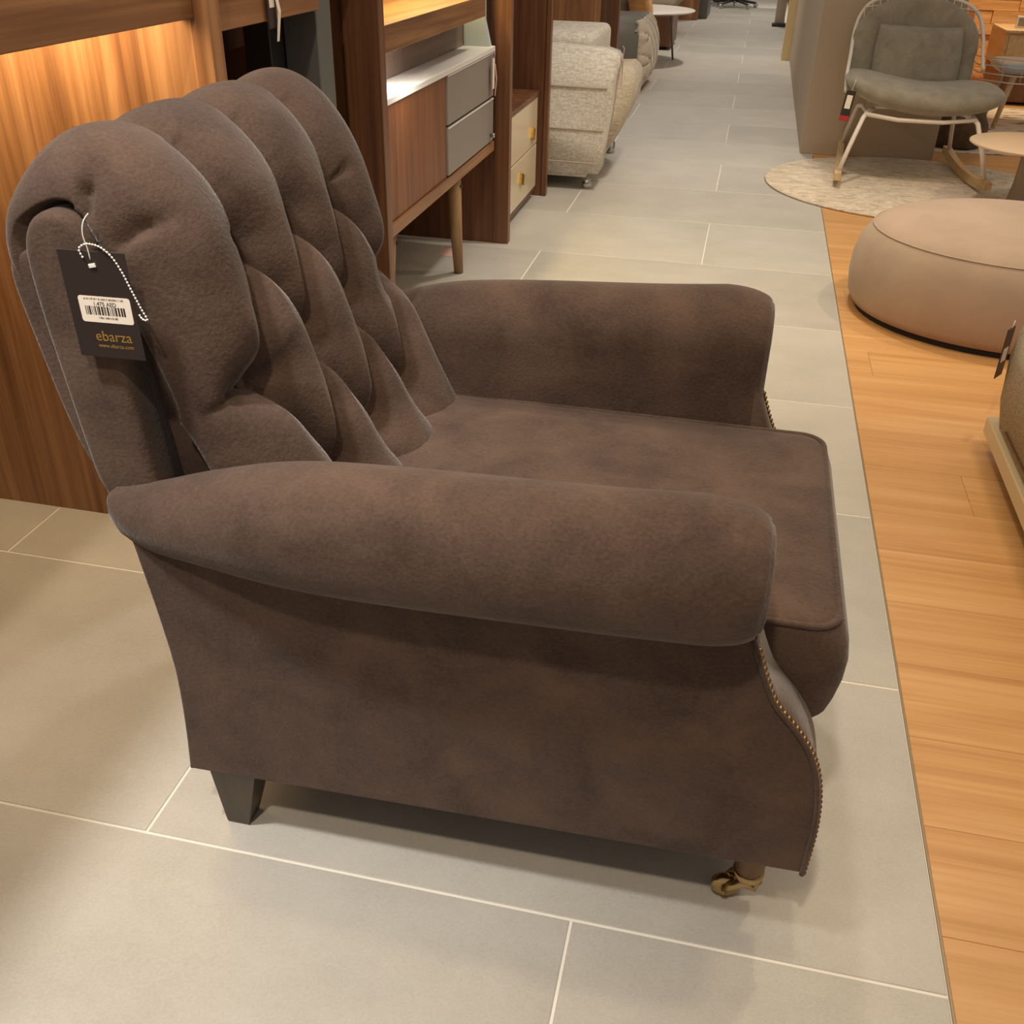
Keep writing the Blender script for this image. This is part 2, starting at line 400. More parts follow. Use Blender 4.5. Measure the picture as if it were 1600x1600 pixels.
def seg_dist(P, a, b_):
    a = np.array(a); b_ = np.array(b_); ab = b_-a; t = np.clip(((P-a) @ ab)/(ab @ ab), 0, 1)
    return np.linalg.norm(P-(a+t[..., None]*ab), axis=-1)
Yh = .285; RND = .075
us = np.linspace(-1, 1, NU); us = np.sign(us)*np.abs(us)**.85
ang = np.zeros(NU); yy = np.zeros(NU); ins = np.zeros(NU)
edge = .80
for i, u in enumerate(us):
    if abs(u) < edge: yy[i] = u/edge*(Yh-RND)
    else:
        t = (abs(u)-edge)/(1-edge)*PI/2; yy[i] = np.sign(u)*(Yh-RND+RND*math.sin(t)); ins[i] = RND*(1-math.cos(t))
YY, SS = np.meshgrid(yy+BC, sarc, indexing='ij'); P2 = np.stack([YY, SS], -1)
dep = np.zeros_like(YY)
for a, b_, A, w in segs: dep = np.maximum(dep, A*np.exp(-seg_dist(P2, a, b_)/w))
for s, ys in rows:
    for y in ys:
        d2 = (YY-y)**2+(SS-s)**2; dep = np.maximum(dep, dep+.030*np.exp(-d2/(.034**2)))
dep *= np.clip((1-ins/RND)*1.25, .25, 1)[:, None]
# the back side of the roll is flat, the front is full
flatb = np.clip((sarc-s_at(.938)-.12)/.12, 0, 1); dep *= (1-.8*flatb)[None, :]
k_ = int(np.argmax(ring[:, 1])); dtop = sarc-sarc[k_]
rk_ = np.interp(dtop, [-.60, -.18, -.06, .05, .14, .22, .6], [1.42, 1.36, 1.05, .80, .45, .30, .30])
tot = dep+ins[:, None]*rk_[None, :]
XX = ring[None, :, 0]-nrm[None, :, 0]*tot; ZZ = ring[None, :, 1]-nrm[None, :, 1]*tot
# the ends of the top roll swell out a little over the side scrolls, the lower rear is tucked in
swell = .010*np.exp(-((sarc-s_at(.938))/.20)**2) - .008*np.clip((sarc-s_at(.94)-.22)/.15, 0, 1)
YYY = YY+np.sign(yy)[:, None]*swell[None, :]*np.clip((np.abs(yy)-.12)/(Yh-.12), 0, 1)[:, None]
V3 = np.stack([XX, YYY, ZZ], -1)
# pleats over the near and far ends of the roll
for sg in (-1, 1):
    ye = BC+sg*(Yh+.012)
    pl = [((-.656, ye, .866), (-.655, ye-sg*.01, .886), (-.648, ye-sg*.03, .905)), ((-.622, ye-sg*.005, .838), (-.606, ye-sg*.015, .852), (-.585, ye-sg*.04, .857)),
          ((-.70, ye-sg*.035, .926), (-.708, ye-sg*.01, .905), (-.706, ye, .890))]
    for k, q in enumerate(pl):
        for a, b_ in zip(q, q[1:]):
            dd = seg_dist(V3, a, b_); V3[..., 1] -= sg*.010*np.exp(-dd/.007)*(.5 if k == 2 else 1); V3[..., 2] -= .006*np.exp(-dd/.007)*(0 if k == 2 else 1)
bm = BM()
VV = [[bm.verts.new(V3[i, j]) for j in range(NV)] for i in range(NU)]
for i in range(NU-1):
    for j in range(NV-1): quad(bm, [VV[i][j], VV[i+1][j], VV[i+1][j+1], VV[i][j+1]])
for i in range(NU-1): quad(bm, [VV[i][0], VV[i][NV-1], VV[i+1][NV-1], VV[i+1][0]])
for i, sg in ((0, -1), (NU-1, 1)):
    # flat end closed ring by ring toward the middle
    cx_, cz_ = -.62, .70; prev = VV[i]
    for f_, dy_ in ((.88, .012), (.7, .025), (.4, .03)):
        cur = [bm.verts.new((v.co.x*f_+(cx_+.10*(.7-v.co.z)*.6)*(1-f_), v.co.y-sg*dy_, v.co.z*f_+max(.45, min(.9, v.co.z))*(1-f_))) for v in VV[i]]
        for j in range(NV-1): quad(bm, [prev[j], prev[j+1], cur[j+1], cur[j]])
        quad(bm, [prev[NV-1], prev[0], cur[0], cur[NV-1]]); prev = cur
    quad(bm, prev)
back = obj('backrest', bm, 'suede', ch, True)
for s, ys in rows:
    j = int(np.argmin(np.abs(sarc-s)))
    for y in ys:
        bb = BM(); c = ring[j]-nrm[j]*(A0+.026); ball(bb, (0, 0, 0), .0105, 12, 8, (.45, 1, 1))
        a = math.atan2(nrm[j][1], nrm[j][0]); bb.transform(Matrix.Translation((c[0], y, c[1])) @ Matrix.Rotation(-a, 4, 'Y'))
        obj('button', bb, 'suede', back, True)
# --- scroll panels at both ends of the back and the outer back
scr = [(-.620, .49), (-.630, .60), (-.640, .70), (-.647, .79), (-.651, .83), (-.661, .855), (-.680, .868), (-.703, .866), (-.722, .850), (-.731, .82),
       (-.729, .76), (-.722, .69), (-.712, .60), (-.702, .54), (-.674, .492)]
for side in (0, 1):
    y0, y1 = (.906, .975) if side == 0 else (2*BC-.906, 2*BC-.975)
    bb = BM(); panel(bb, catmull(scr, 90)[0].tolist(), y0, y1, .010, 180); obj('back_scroll', bb, 'suede', ch, True)
ob = [(-.725, .49), (-.731, .60), (-.745, .70), (-.757, .78), (-.763, .835), (-.775, .838), (-.783, .80), (-.776, .72), (-.755, .62), (-.73, .50), (-.722, .47)]
ob = [(-.655, .515), (-.655, .60), (-.67, .70), (-.69, .79), (-.715, .815), (-.755, .815), (-.774, .79), (-.762, .70), (-.740, .59), (-.714, .535), (-.68, .515)]
bb = BM(); obs = catmull(ob, 120, True)[0].tolist(); panel(bb, obs, .930, BC, .008, 120); panel(bb, obs, 2*BC-.930, BC, .008, 120); bmesh.ops.remove_doubles(bb, verts=bb.verts, dist=1e-5); obj('outer_back', bb, 'suede', ch, True)
# --- arms
st = [(-.690, .906, .523, .010), (-.684, .905, .521, .020), (-.665, .902, .514, .031), (-.62, .897, .515, .044), (-.55, .893, .525, .058), (-.45, .886, .537, .073), (-.33, .880, .545, .078), (-.1, .873, .557, .0785), (.01, .870, .565, .079)]
sta, _ = catmull(st, 40)
sta = [tuple(q) for q in sta]
for k in range(1, 9):
    t = PI/2*k/8; sta.append((.01+.072*math.sin(t), .870, .565, .079*(.72+.28*math.cos(t))))
rings = []
for x, yc, zc, R in sta:
    r = []
    for k in range(34):
        a = math.radians(275-(275+0)*k/33); r.append((x, yc+R*math.cos(a), zc+R*math.sin(a)))
    # angle runs from under the roll, round the outside (180) and top (90) to the inside (0)
    low = .33+min(1, max(0, (-.585-x)/.05))*(zc-.012-.33)
    for zz, dy in ((zc-.06, .003), (.42, .004), (.36, .0), (.33, -.004)): r.append((x, yc+R+dy, max(low, min(zz, zc-.01))))
    r.append((x, yc+min(.03, R*.6), low)); r.append((x, yc+min(.025, R*.5), zc-R*.85))
    rings.append(r)
for side in (0, 1):
    bb = BM(); rr_ = rings if side == 0 else [[mir(p) for p in r] for r in rings]
    RR = loft(bb, rr_, True, False)
    last = RR[-1]; c = Vector((0, 0, 0))
    # gathered front of the arm: rings shrink to a shallow button of cloth
    x, yc, zc, R = sta[-1]
    prev = last
    for f_, dx in ((.95, .003), (.8, .005), (.5, .005), (.2, .004)):
        cur = []
        for v in last:
            cc = Vector((x, yc if side == 0 else 2*YC-yc, max(.40, min(zc, v.co.z))))
            cur.append(bb.verts.new(cc+(v.co-cc)*f_+Vector((dx, 0, 0))))
        n = len(prev)
        for i in range(n): quad(bb, [prev[i], prev[(i+1) % n], cur[(i+1) % n], cur[i]])
        prev = cur
    quad(bb, prev)
    arm = obj('arm', bb, 'suede', ch, True)
    # pleats gathered round the roll at the front
    me = arm.data; co = np.empty(len(me.vertices)*3); me.vertices.foreach_get('co', co); co = co.reshape(-1, 3)
    off = np.array(ch.location); w = co+off; ycc = .870 if side == 0 else 2*YC-.870
    an = np.arctan2(w[:, 2]-.565, (w[:, 1]-ycc)*(1 if side == 0 else -1))
    amp = .0028*np.clip((w[:, 0]-.055)/.035, 0, 1)*(np.hypot(w[:, 2]-.565, w[:, 1]-ycc) > .03)
    d = amp*(np.abs(np.sin(an*6.5))-.6); rad = np.stack([0*an, (w[:, 1]-ycc), (w[:, 2]-.565)], 1); rad /= np.maximum(np.linalg.norm(rad, axis=1), 1e-4)[:, None]
    co += rad*d[:, None]; me.vertices.foreach_set('co', co.ravel())
# --- side walls with a curved front edge, nail trim, front facing
fcur, _ = catmull([(.070, .515), (.088, .475), (.103, .435), (.120, .40), (.146, .37), (.170, .333), (.185, .285), (.192, .22), (.191, .14)], 26)
rcur, _ = catmull([(-.633, .118), (-.627, .203), (-.625, .293), (-.632, .375), (-.643, .46), (-.649, .505)], 14)
poly = [tuple(p) for p in rcur]+[tuple(p) for p in fcur]
for side in (0, 1):
    f_ = (lambda y: y) if side == 0 else (lambda y: 2*YC-y)
    bb = BM(); panel(bb, poly, f_(.868), f_(.941), .004, 300)
    sp = obj('side_panel', bb, 'suede', ch, True)
    bb = BM(); tube(bb, [(p[0]-.001, f_(.8665), p[1]) for p in fcur[2:]], .0032, 8); obj('piping', bb, MAT['gold_pipe'] if 'gold_pipe' in MAT else 'suede', sp, True)
    bb = BM(); pts, _ = catmull([(p[0], p[1]) for p in fcur[3:]], 44)
    for p in pts: ball(bb, (p[0]+.0012, f_(.8705), p[1]), .0038, 8, 6)
    t = obj('nailhead_trim', bb, 'nail', sp, True); t['kind'] = 'stuff'
# --- seat
bb = BM(); box(bb, -.62, .168, .885, 2*YC-.885, .122, .30, .008); prism(bb, [tuple(p) for p in rcur]+[(-.55, .52), (-.55, .118)], .94, 2*YC-.94); obj('base_frame', bb, 'suede', ch, 'w')
cx0, cx1, cy0, cy1 = -.45, .186, .958, 2*YC-.958
def cring(o, z, dx=0): return rrect(cx0-o, cx1+o+dx, cy0-o, cy1+o, max(.004, .035+o*.14), z, 6)
bb = BM()
loft(bb, [cring(-.03, .292), cring(-.006, .298), cring(-.001, .303, .003), cring(.001, .312, .008), cring(.002, .33, .012), cring(.003, .36, .016), cring(.003, .39, .017), cring(.002, .415, .014), cring(.001, .432, .008), cring(0, .441, .003), cring(-.004, .4475), cring(-.012, .4505), cring(-.03, .454), cring(-.09, .459), cring(-.18, .462), cring(-.23, .463)])
seat = obj('seat_cushion', bb, 'suede', ch, True)
bb = BM(); tube(bb, [Vector(p) for p in cring(-.002, .4465, .002)], .0045, 8, True); obj('piping', bb, 'suede', seat, True)
# --- legs
for y, s in ((.887, 1), (2*YC-.887, -1)):
    bb = BM(); loft(bb, [[(x, y+s*dy, z) for x, dy in ((x0, d0), (x1, d0), (x1, d1), (x0, d1))] for z, x0, x1, d0, d1 in ((0, -.600, -.568, 0, .034), (.004, -.601, -.567, -.001, .035), (.13, -.607, -.536, -.014, .056))])
    obj('leg', bb, 'dark_wood', ch)
for y, s in ((.93, 1), (2*YC-.93, -1)):
    x = .137
    bb = BM(); lathe(bb, [(.018, .054), (.019, .06), (.022, .09), (.0255, .125), (.026, .15)], (x, y, 0), 24); lg = obj('leg', bb, 'leg_brown', ch, True)
    bb = BM(); lathe(bb, [(.013, .040), (.016, .044), (.0205, .050), (.021, .058), (.0195, .060), (.018, .060)], (x, y, 0), 24)
    # horn that carries the wheel
    for q in (-.0105, .0105): tube(bb, [(x+.004, y+q*.6, .046), (x-.006, y+q, .042), (x-.018, y+q*1.1, .034), (x-.027, y+q*1.1, .019)], [.008, .0075, .006, .005], 10)
    tube(bb, [(x+.002, y, .05), (x+.014, y, .036), (x+.012, y, .024), (x-.004, y, .030)], [.008, .007, .006, .007], 10)
    tube(bb, [(x-.027, y-.016, .0185), (x-.027, y+.016, .0185)], .0045, 10); obj('caster_fork', bb, 'brass', lg, True)
    bb = BM(); t = BM(); lathe(t, [(.006, -.007), (.0165, -.007), (.0185, -.004), (.0185, .004), (.0165, .007), (.006, .007)], (0, 0, 0), 28)
    merge(bb, t, Matrix.Translation((x-.027, y, .0186)) @ Matrix.Rotation(PI/2, 4, 'X')); obj('caster_wheel', bb, 'brass', lg, True)
# ================================================================== SWING TICKET ON THE CHAIR
tx, ty, tz = -.639, .893, .777
tk = thing('price_tag', 'black swing ticket with white barcode sticker hanging from the brown armchair back', 'price tag', (tx, ty, tz))
TM = Matrix.Translation((tx, ty, tz)) @ Matrix.Rotation(math.radians(-1.2), 4, 'Y') @ Matrix.Rotation(PI/2, 4, 'X')   # card plane: local x right, y up, z to the viewer
bb = BM(); box(bb, -.039, .039, -.059, .059, -.0006, .0006, .0003, 1); bb.transform(TM); card = obj('card', bb, 'card', tk)
bb = BM(); prism(bb, [(p[0], p[1]) for p in rrect(-.0305, .0305, -.0145, .0145, .003, 0, 4)], .0007, .0010, 0, 'z'); bb.transform(TM @ Matrix.Translation((.004, -.004, 0))); stk = obj('barcode_sticker', bb, 'label', tk)
bb = BM(); x = -.024
random.seed(3)
while x < .023:
    w = random.choice((.0006, .0009, .0014, .002)); box(bb, x, x+w, -.006, .0035, .0010, .0012); x += w+random.choice((.0006, .0009, .0014))
bb.transform(TM @ Matrix.Translation((.004, -.004, 0))); o = obj('barcode', bb, 'ink', stk)
text('price_print', '1,475 AED', .0062, 'ink', stk, TM @ Matrix.Translation((.004, .0003, .0011)))
# two lines of print too small to read in the photograph: rows of tiny strokes
for nm, yb, x0_, x1_, hh, mm in (('fine_print', .0066, -.022, .026, .0022, mat('grey_ink', lin(150, 130, 116), .6)), ('number_print', -.0142, -.008, .016, .0024, mat('grey_ink2', lin(130, 110, 98), .6))):
    bb = BM(); x = x0_+.002
    while x < x1_:
        w = random.uniform(.0005, .0012); box(bb, x, x+w, yb, yb+hh*random.uniform(.7, 1), .0010, .0012); x += w+random.choice((.0003, .0003, .0012))
    bb.transform(TM); o = obj(nm, bb, mm, stk); o['kind'] = 'stuff'
text('shop_name', 'ebarza', .0165, 'goldink', tk, TM @ Matrix.Translation((.006, -.0395, .0008)))
text('web_address', 'www.ebarza.com', .0060, 'goldink', tk, TM @ Matrix.Translation((.007, -.0470, .0008)))
bb = BM(); box(bb, -.004, .004, -.0022, .0022, .0006, .0026, .0006); bb.transform(TM @ Matrix.Translation((.000, .044, 0)) @ Matrix.Rotation(.2, 4, 'Z')); obj('fastener', bb, 'pearl', tk)
bb = BM()
chain, _ = catmull([(-.008, .053, .003), (-.011, .061, .002), (-.004, .066, .001), (.006, .0665, .002), (.016, .064, .003), (.026, .055, .003), (.034, .040, .003), (.041, .020, .003), (.048, .001, .003), (.0525, -.010, .003), (.046, -.011, .001), (.041, -.008, -.002)], 40)
for p in chain: ball(bb, p, .00125, 6, 4)
tube(bb, [Vector(p) for p in chain], .0004, 4)
bb.transform(TM); o = obj('bead_chain', bb, 'pearl', tk, True)
bb = BM(); tube(bb, [Vector(p) for p in catmull([(-.001, .050, .001), (-.0015, .062, .001), (-.0035, .076, .001), (-.0025, .088, -.003), (-.001, .094, -.012)], 16)[0]], .0006, 6); bb.transform(TM); obj('plastic_loop', bb, 'pearl', tk, True)
# ================================================================== LEFT DISPLAY: partitions, shelf, desk
FX = -.848
def partition(y, x0, label, stile=.05, mm='walnut', top=2.4, rec=.004, th=.04):
    p = thing('partition', label, 'partition', ((x0+FX)/2, y, 0), 0, 'walnut partitions of the left display')
    bb = BM(); box(bb, x0, FX-stile, y+rec, y+th, 0, top); obj('panel', bb, mm, p)
    bb = BM(); box(bb, FX-stile, FX, y, y+th, 0, top, .0015, 1); obj('stile', bb, 'walnut' if mm == 'walnut' else mm, p)
    return p
partition(1.60, -1.895, 'walnut partition glowing under the lit shelf, behind the brown armchair back', .035)
partition(2.40, -1.895, 'walnut partition just left of the sideboard with the white top', .09, 'walnut_dark')
partition(3.80, -1.895, 'walnut partition between the sideboard and the cream drawer unit', .06, 'walnut_dark')
partition(4.58, -1.895, 'dark walnut partition beside the grey tweed recliner arm', .02, 'walnut_dark')
# lit shelf at the left
sh = thing('shelf', 'long walnut shelf with hidden warm strip light, at the top left', 'shelf', (-1.3, .9, .98))
bb = BM(); box(bb, -1.895, -.905, -.4, 1.595, 1.06, 1.10); obj('board', bb, 'walnut_y', sh)
bb = BM(); box(bb, -.903, -.872, -.4, 1.598, .984, 1.2, .0015, 1); obj('front_lip', bb, 'walnut_y', sh)
bb = BM(); box(bb, -1.8, -.95, 1.50, 1.515, 1.050, 1.0595); obj('strip_light', bb, led('warm_strip', (1, .74, .38), 9), sh)
area((-1.35, 1.50, 1.045), (-1.35, 1.56, 0), 5.5, .85, .02, (1, .76, .44))
# dark desk bay
dk = thing('desk', 'dark walnut desk with grey metal side leg, between armchair back and sideboard', 'desk', (-1.3, 2.0, 0))
bb = BM(); box(bb, -.90, -.872, 1.65, 2.115, .957, 1.12, .0015, 1); obj('drawer_front', bb, 'walnut_y', dk)
bb = BM(); box(bb, -1.80, -.90, 1.65, 2.36, 1.0, 1.1); obj('desk_top', bb, 'walnut_dark', dk)
bb = BM(); box(bb, -1.115, -1.085, 1.65, 2.38, .873, .998); obj('rail', bb, 'walnut_dark', dk)
bb = BM(); box(bb, -.96, -.885, 2.125, 2.205, 0, .998, .002, 1); obj('leg', bb, 'grey_metal', dk)
bb = BM(); box(bb, -1.02, -.962, 2.06, 2.19, 0, .998, .002, 1); obj('side_panel', bb, 'dark_plastic', dk)
bb = BM(); box(bb, -1.80, -1.76, 1.66, 2.38, 0, .998); obj('back_panel', bb, 'black', dk)
def hang_tag(label, x, y, z, h, w, mm, ribbon=None, rx=0, group=None, strip='label'):
    t = thing('price_tag', label, 'price tag', (x, y, z), 0, group)
    bb = BM(); box(bb, -.0006, .0006, -w/2, w/2, -h, 0); obj('card', bb, mm, t, False, True)
    bb = BM(); box(bb, .0007, .0012, -w*.3, w*.3, -h*.62, -h*.22); obj('sticker', bb, strip, t, False, True)
    bb = BM(); tube(bb, [(-.004, 0, .03), (.003, .004, .02), (.002, .002, -.004)], .0012, 5); obj('cord', bb, 'pearl', t, True, True)
    if ribbon:
        bb = BM(); loft(bb, [[(.002, .006, -.02), (.002, .016, -.02), (.003, .016, -.02), (.003, .006, -.02)], [(.006, .012, -h*.7), (.006, .024, -h*.7), (.007, .024, -h*.7), (.007, .012, -h*.7)], [(.003, .004, -h*1.25), (.003, .012, -h*1.25), (.004, .012, -h*1.25), (.004, .004, -h*1.25)]])
        obj('ribbon', bb, ribbon, t, False, True)
    return t
hang_tag('narrow black price tag on a white strip hanging from the dark desk drawer', -.866, 1.875, 1.035, .09, .035, 'card', 'label')
# ================================================================== SIDEBOARD WITH HUTCH
sb = thing('sideboard', 'walnut sideboard with white top, grey drawers and a lit hutch shelf, on round oak legs', 'sideboard', (-1.1, 3.13, 0))
sx = -.902; Y0, Y1 = 2.455, 3.755
bb = BM(); box(bb, -1.32, sx+.006, Y0, Y1, .362, .395); box(bb, -1.32, sx+.006, Y0, Y0+.03, .395, .70); box(bb, -1.32, -1.30, Y0+.03, Y1, .395, .70); box(bb, -1.30, sx-.02, Y1-.02, Y1, .395, .70); obj('carcass', bb, 'walnut_y', sb)
bb = BM(); box(bb, -1.32, sx+.008, Y0, Y1, .700, .717, .0015, 1); obj('top', bb, 'white_lac', sb)
bb = BM(); box(bb, -1.30, sx-.002, 2.505, 3.140, .398, .698)
d_ = obj('sliding_door', bb, 'tambour', sb)
for z0, z1 in ((.400, .547), (.553, .699)):
    bb = BM(); box(bb, -1.29, sx+.004, 3.147, 3.748, z0, z1, .002, 1); dr = obj('drawer', bb, 'grey_lac', sb)
    bb = BM(); box(bb, sx+.003, sx+.0055, 3.150, 3.746, z1-.005, z1-.001); obj('finger_edge', bb, 'white_lac', dr)
    if z0 < .5:
        bb = BM(); t = BM(); lathe(t, [(.006, 0), (.006, .012), (.009, .014), (.008, .02)], (0, 0, 0), 12); merge(bb, t, Matrix.Translation((sx+.002, 3.70, .425)) @ Matrix.Rotation(PI/2, 4, 'Y')); obj('lock', bb, 'chrome', dr, True)
for yt, yf in ((2.645, 2.60), (3.335, 3.405)):
    bb = BM(); tube(bb, [(-.938, yt, .362), (-.940, yf, 0)], [.0275, .0165], 20); lg = obj('leg', bb, 'oak_leg', sb, True)
    bb = BM(); ball(bb, (-.911, yt+.004, .325), .006, 8, 6); obj('bolt', bb, 'dark_plastic', lg, True)
for yt, yf in ((2.645, 2.60), (3.335, 3.405)):
    bb = BM(); tube(bb, [(-1.28, yt, .362), (-1.29, yf, 0)], [.0275, .0165], 16); obj('leg', bb, 'oak_leg', sb, True)
bb = BM(); box(bb, -1.30, -1.285, 2.47, 3.75, .717, 1.5); obj('hutch_back', bb, 'greybrown', sb)
bb = BM(); box(bb, -1.283, -1.0, 2.47, 3.03, .719, .818); box(bb, -1.283, -1.0, 3.034, 3.72, .719, .818); obj('niche_back', bb, 'greybrown', sb)
bb = BM(); box(bb, -1.283, sx, 2.47, 3.64, .820, .884, .001, 1); obj('hutch_shelf', bb, 'walnut_y', sb)
bb = BM(); prism(bb, [(-1.283, .717), (-.905, .717), (-.925, .80), (-.93, 1.4), (-1.283, 1.4)], 3.72, 3.745); obj('hutch_side', bb, 'pale_grey', sb)
bb = BM(); box(bb, -1.27, -.93, 2.48, 3.70, 1.22, 1.25); ht = obj('hutch_top', bb, 'walnut_y', sb)
bb = BM(); box(bb, -.99, -.97, 2.6, 3.6, 1.205, 1.219); obj('strip_light', bb, led('yellow_strip', (1, .72, .25), 10), ht)
area((-1.0, 3.1, 1.20), (-1.0, 3.1, 0), 9, .03, 1.0, (1, .76, .30))
bb = BM(); box(bb, -.935, -.925, 2.48, 2.98, .8145, .8195); obj('added_niche_glow', bb, led('added_white_glow', (1, .96, .88), 8), sb)  # glowing strip added under the hutch shelf to brighten the white top
area((-.94, 2.72, .812), (-.945, 2.72, 0), 2.2, .01, .5, (1, .96, .88))  # area light added with the strip, lifts the white top
hang_tag('white price tag with a pink ribbon at the right end of the sideboard', -.884, 3.69, .685, .10, .03, 'label', 'pink')
bb = BM(); box(bb, -1.07, -1.0, 3.58, 3.68, .0005, .0012); tag(obj('paper_slip', bb, 'pink'), 'small pinkish paper slip lying on the tiles under the sideboard', 'paper')
# ================================================================== CREAM DRAWER UNIT
du = thing('drawer_unit', 'small dark walnut unit with two glossy cream drawers and gold handles', 'drawers', (-1.1, 4.3, 0))
bb = BM(); box(bb, -1.38, -.895, 3.90, 4.56, .03, .052); box(bb, -1.38, -.885, 3.895, 4.57, .436, .455, .001, 1); box(bb, -1.38, -.895, 3.90, 3.92, .052, .436); box(bb, -1.38, -.895, 4.54, 4.56, .052, .436); box(bb, -1.38, -1.36, 3.92, 4.54, .052, .436); obj('carcass', bb, 'walnut_dark', du)
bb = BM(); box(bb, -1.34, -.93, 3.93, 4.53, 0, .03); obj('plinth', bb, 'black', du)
for z0, z1, yh, zh in ((.055, .238, 4.215, .155), (.243, .433, 4.43, .30)):
    bb = BM(); box(bb, -1.35, -.888, 3.922, 4.538, z0, z1, .002, 1); dr = obj('drawer', bb, 'cream', du)
    bb = BM(); prism(bb, [(yh-.032, zh-.012), (yh+.018, zh-.03), (yh+.032, zh+.012), (yh-.018, zh+.03)], -.889, -.878, .002, 'x', 1); obj('handle', bb, 'gold', dr)
bb = BM(); box(bb, -1.1, -.98, 3.98, 4.12, .4555, .470, .001, 1); tag(obj('catalogue', bb, 'card'), 'small dark booklet lying on the cream drawer unit', 'booklet')
# ================================================================== SOFA
sf = thing('recliner_chair', 'pale grey tweed recliner with padded arm and chrome foot, beside the aisle', 'armchair', (-1.2, 5.2, 0))
arm_p = [(-1.75, .08), (-.632, .08), (-.618, .2), (-.600, .33), (-.592, .43), (-.583, .50), (-.572, .545), (-.575, .570), (-.592, .590), (-.64, .603), (-.88, .615), (-1.4, .615), (-1.75, .60)]
for y0, y1 in ((4.735, 4.93), (5.50, 5.69)):
    bb = BM(); prism(bb, [(p[0]-(.2 if y0 > 5 and p[0] > -1 else 0), p[1]) for p in arm_p], y0, y1, .028, 'y', 4); a = obj('armrest', bb, 'tweed', sf, True)
    if y0 < 5:
        for z_, x_ in ((.455, -.592), (.275, -.600), (.13, -.615)):
            bb = BM(); tube(bb, [(-1.7, y0-.001, z_+.004), (-1.1, y0-.001, z_), (x_-.02, y0-.001, z_-.004)], .004, 6); obj('seam', bb, 'beigefab', a, True)
seat_p = [(-1.6, .09), (-.655, .09), (-.598, .20), (-.540, .33), (-.530, .42), (-.545, .465), (-.575, .488), (-.62, .485), (-1.2, .46), (-1.6, .45)]
for y0, y1 in ((4.935, 5.495),):
    bb = BM(); prism(bb, seat_p, y0, y1, .025, 'y', 4); obj('seat_cushion', bb, 'seat_tweed', sf, True)
for y0, y1 in ((4.90, 5.52),):
    bb = BM(); box(bb, -1.7, -.71, y0, y1, .46, .648, .035, 4); obj('back_cushion', bb, 'tweed', sf, True)
bb = BM(); box(bb, -1.72, -.69, 4.76, 5.60, .055, .085, .006); obj('base', bb, 'tweed', sf)
for x, y in ((-.69, 4.80), (-.69, 5.62), (-1.66, 4.80), (-1.66, 5.62)):
    bb = BM(); lathe(bb, [(.022, 0), (.024, .004), (.024, .056)], (x, y, 0), 20); obj('leg', bb, 'chrome', sf, True)
hang_tag('thin brown and pink price strip on the front of the tweed recliner arm', -.566, 4.85, .585, .14, .03, 'pink', None, 0, None, 'leg_brown')
# ================================================================== FURTHER DOWN THE AISLE
pp_ = thing('partition', 'lighter walnut wall panel rising behind the tweed recliner', 'partition', (-1.3, 6.03, 0))
bb = BM(); box(bb, -2.6, -.838, 6.0, 6.06, 0, 2.4); obj('panel', bb, 'walnut', pp_)
bb = BM(); box(bb, -.838, -.740, 5.995, 6.065, 0, 2.4, .002, 1); obj('stile', bb, 'walnut_dark', pp_)
# tub chair: grey leather outside, cream buttoned inside
tb = thing('tub_chair', 'grey leather tub chair with cream buttoned front, beyond the tweed recliner', 'armchair', (-.95, 7.9, 0))
bb = BM(); prism(bb, [(7.66, .03), (7.66, .37), (7.69, .44), (7.78, .475), (7.9, .475), (8.3, .475), (8.42, .40), (8.42, .03)], -1.5, -.795, .03, 'x', 4); obj('shell', bb, 'greyleather', tb, True)
nz, ny = 40, 44; zs = np.linspace(0, 1, nz); ys_ = np.linspace(7.69, 8.38, ny); bb = BM(); rows_ = []
for i, t in enumerate(zs):
    zc_ = .03+.42*t; bulge = .085*math.sin(PI*min(1, t*1.02))**.45; r_ = []
    for j, y in enumerate(ys_):
        e_ = min(1, min(y-7.69, 8.38-y)/.05); k1 = math.sin((zc_*22+y*16)); k2 = math.sin((zc_*22-y*16))
        r_.append((-.815+(bulge*(e_**.4)-.018*(abs(k1) < .22)-.018*(abs(k2) < .22)), y, zc_))
    rows_.append(r_)
loft(bb, rows_, False, False, False); o = obj('buttoned_front', bb, 'creamfab', tb, True); sm = o.modifiers.new('solid', 'SOLIDIFY'); sm.thickness = .03; sm.offset = -1
bb = BM(); box(bb, -1.45, -.83, 7.70, 8.40, 0, .03); obj('base', bb, 'black', tb)
# plywood-backed chair
pc = thing('plywood_chair', 'curved orange plywood chair with grey cushions, behind the grey tub chair', 'chair', (-1.0, 8.7, 0))
bb = BM(); c_, _ = catmull([(-1.02, .02), (-.90, .20), (-.835, .34), (-.825, .42), (-.84, .50), (-.875, .60), (-.93, .68)], 24)
loft(bb, [[(p[0], 8.48, p[1]), (p[0], 8.92, p[1]), (p[0]-.022, 8.92, p[1]), (p[0]-.022, 8.48, p[1])] for p in c_]); loft(bb, [[(p[0]-.13, 8.46, p[1]), (p[0], 8.46, p[1]), (p[0], 8.48, p[1]), (p[0]-.13, 8.48, p[1])] for p in c_]); obj('plywood_shell', bb, 'timber', pc, True)
bb = BM(); cushion_box(bb, -1.55, -.98, 8.52, 8.90, .25, .56, .06, .05); obj('cushion', bb, 'greyfab', pc, True)
bb = BM(); box(bb, -1.5, -.95, 8.55, 8.88, 0, .04); obj('base', bb, 'black', pc)
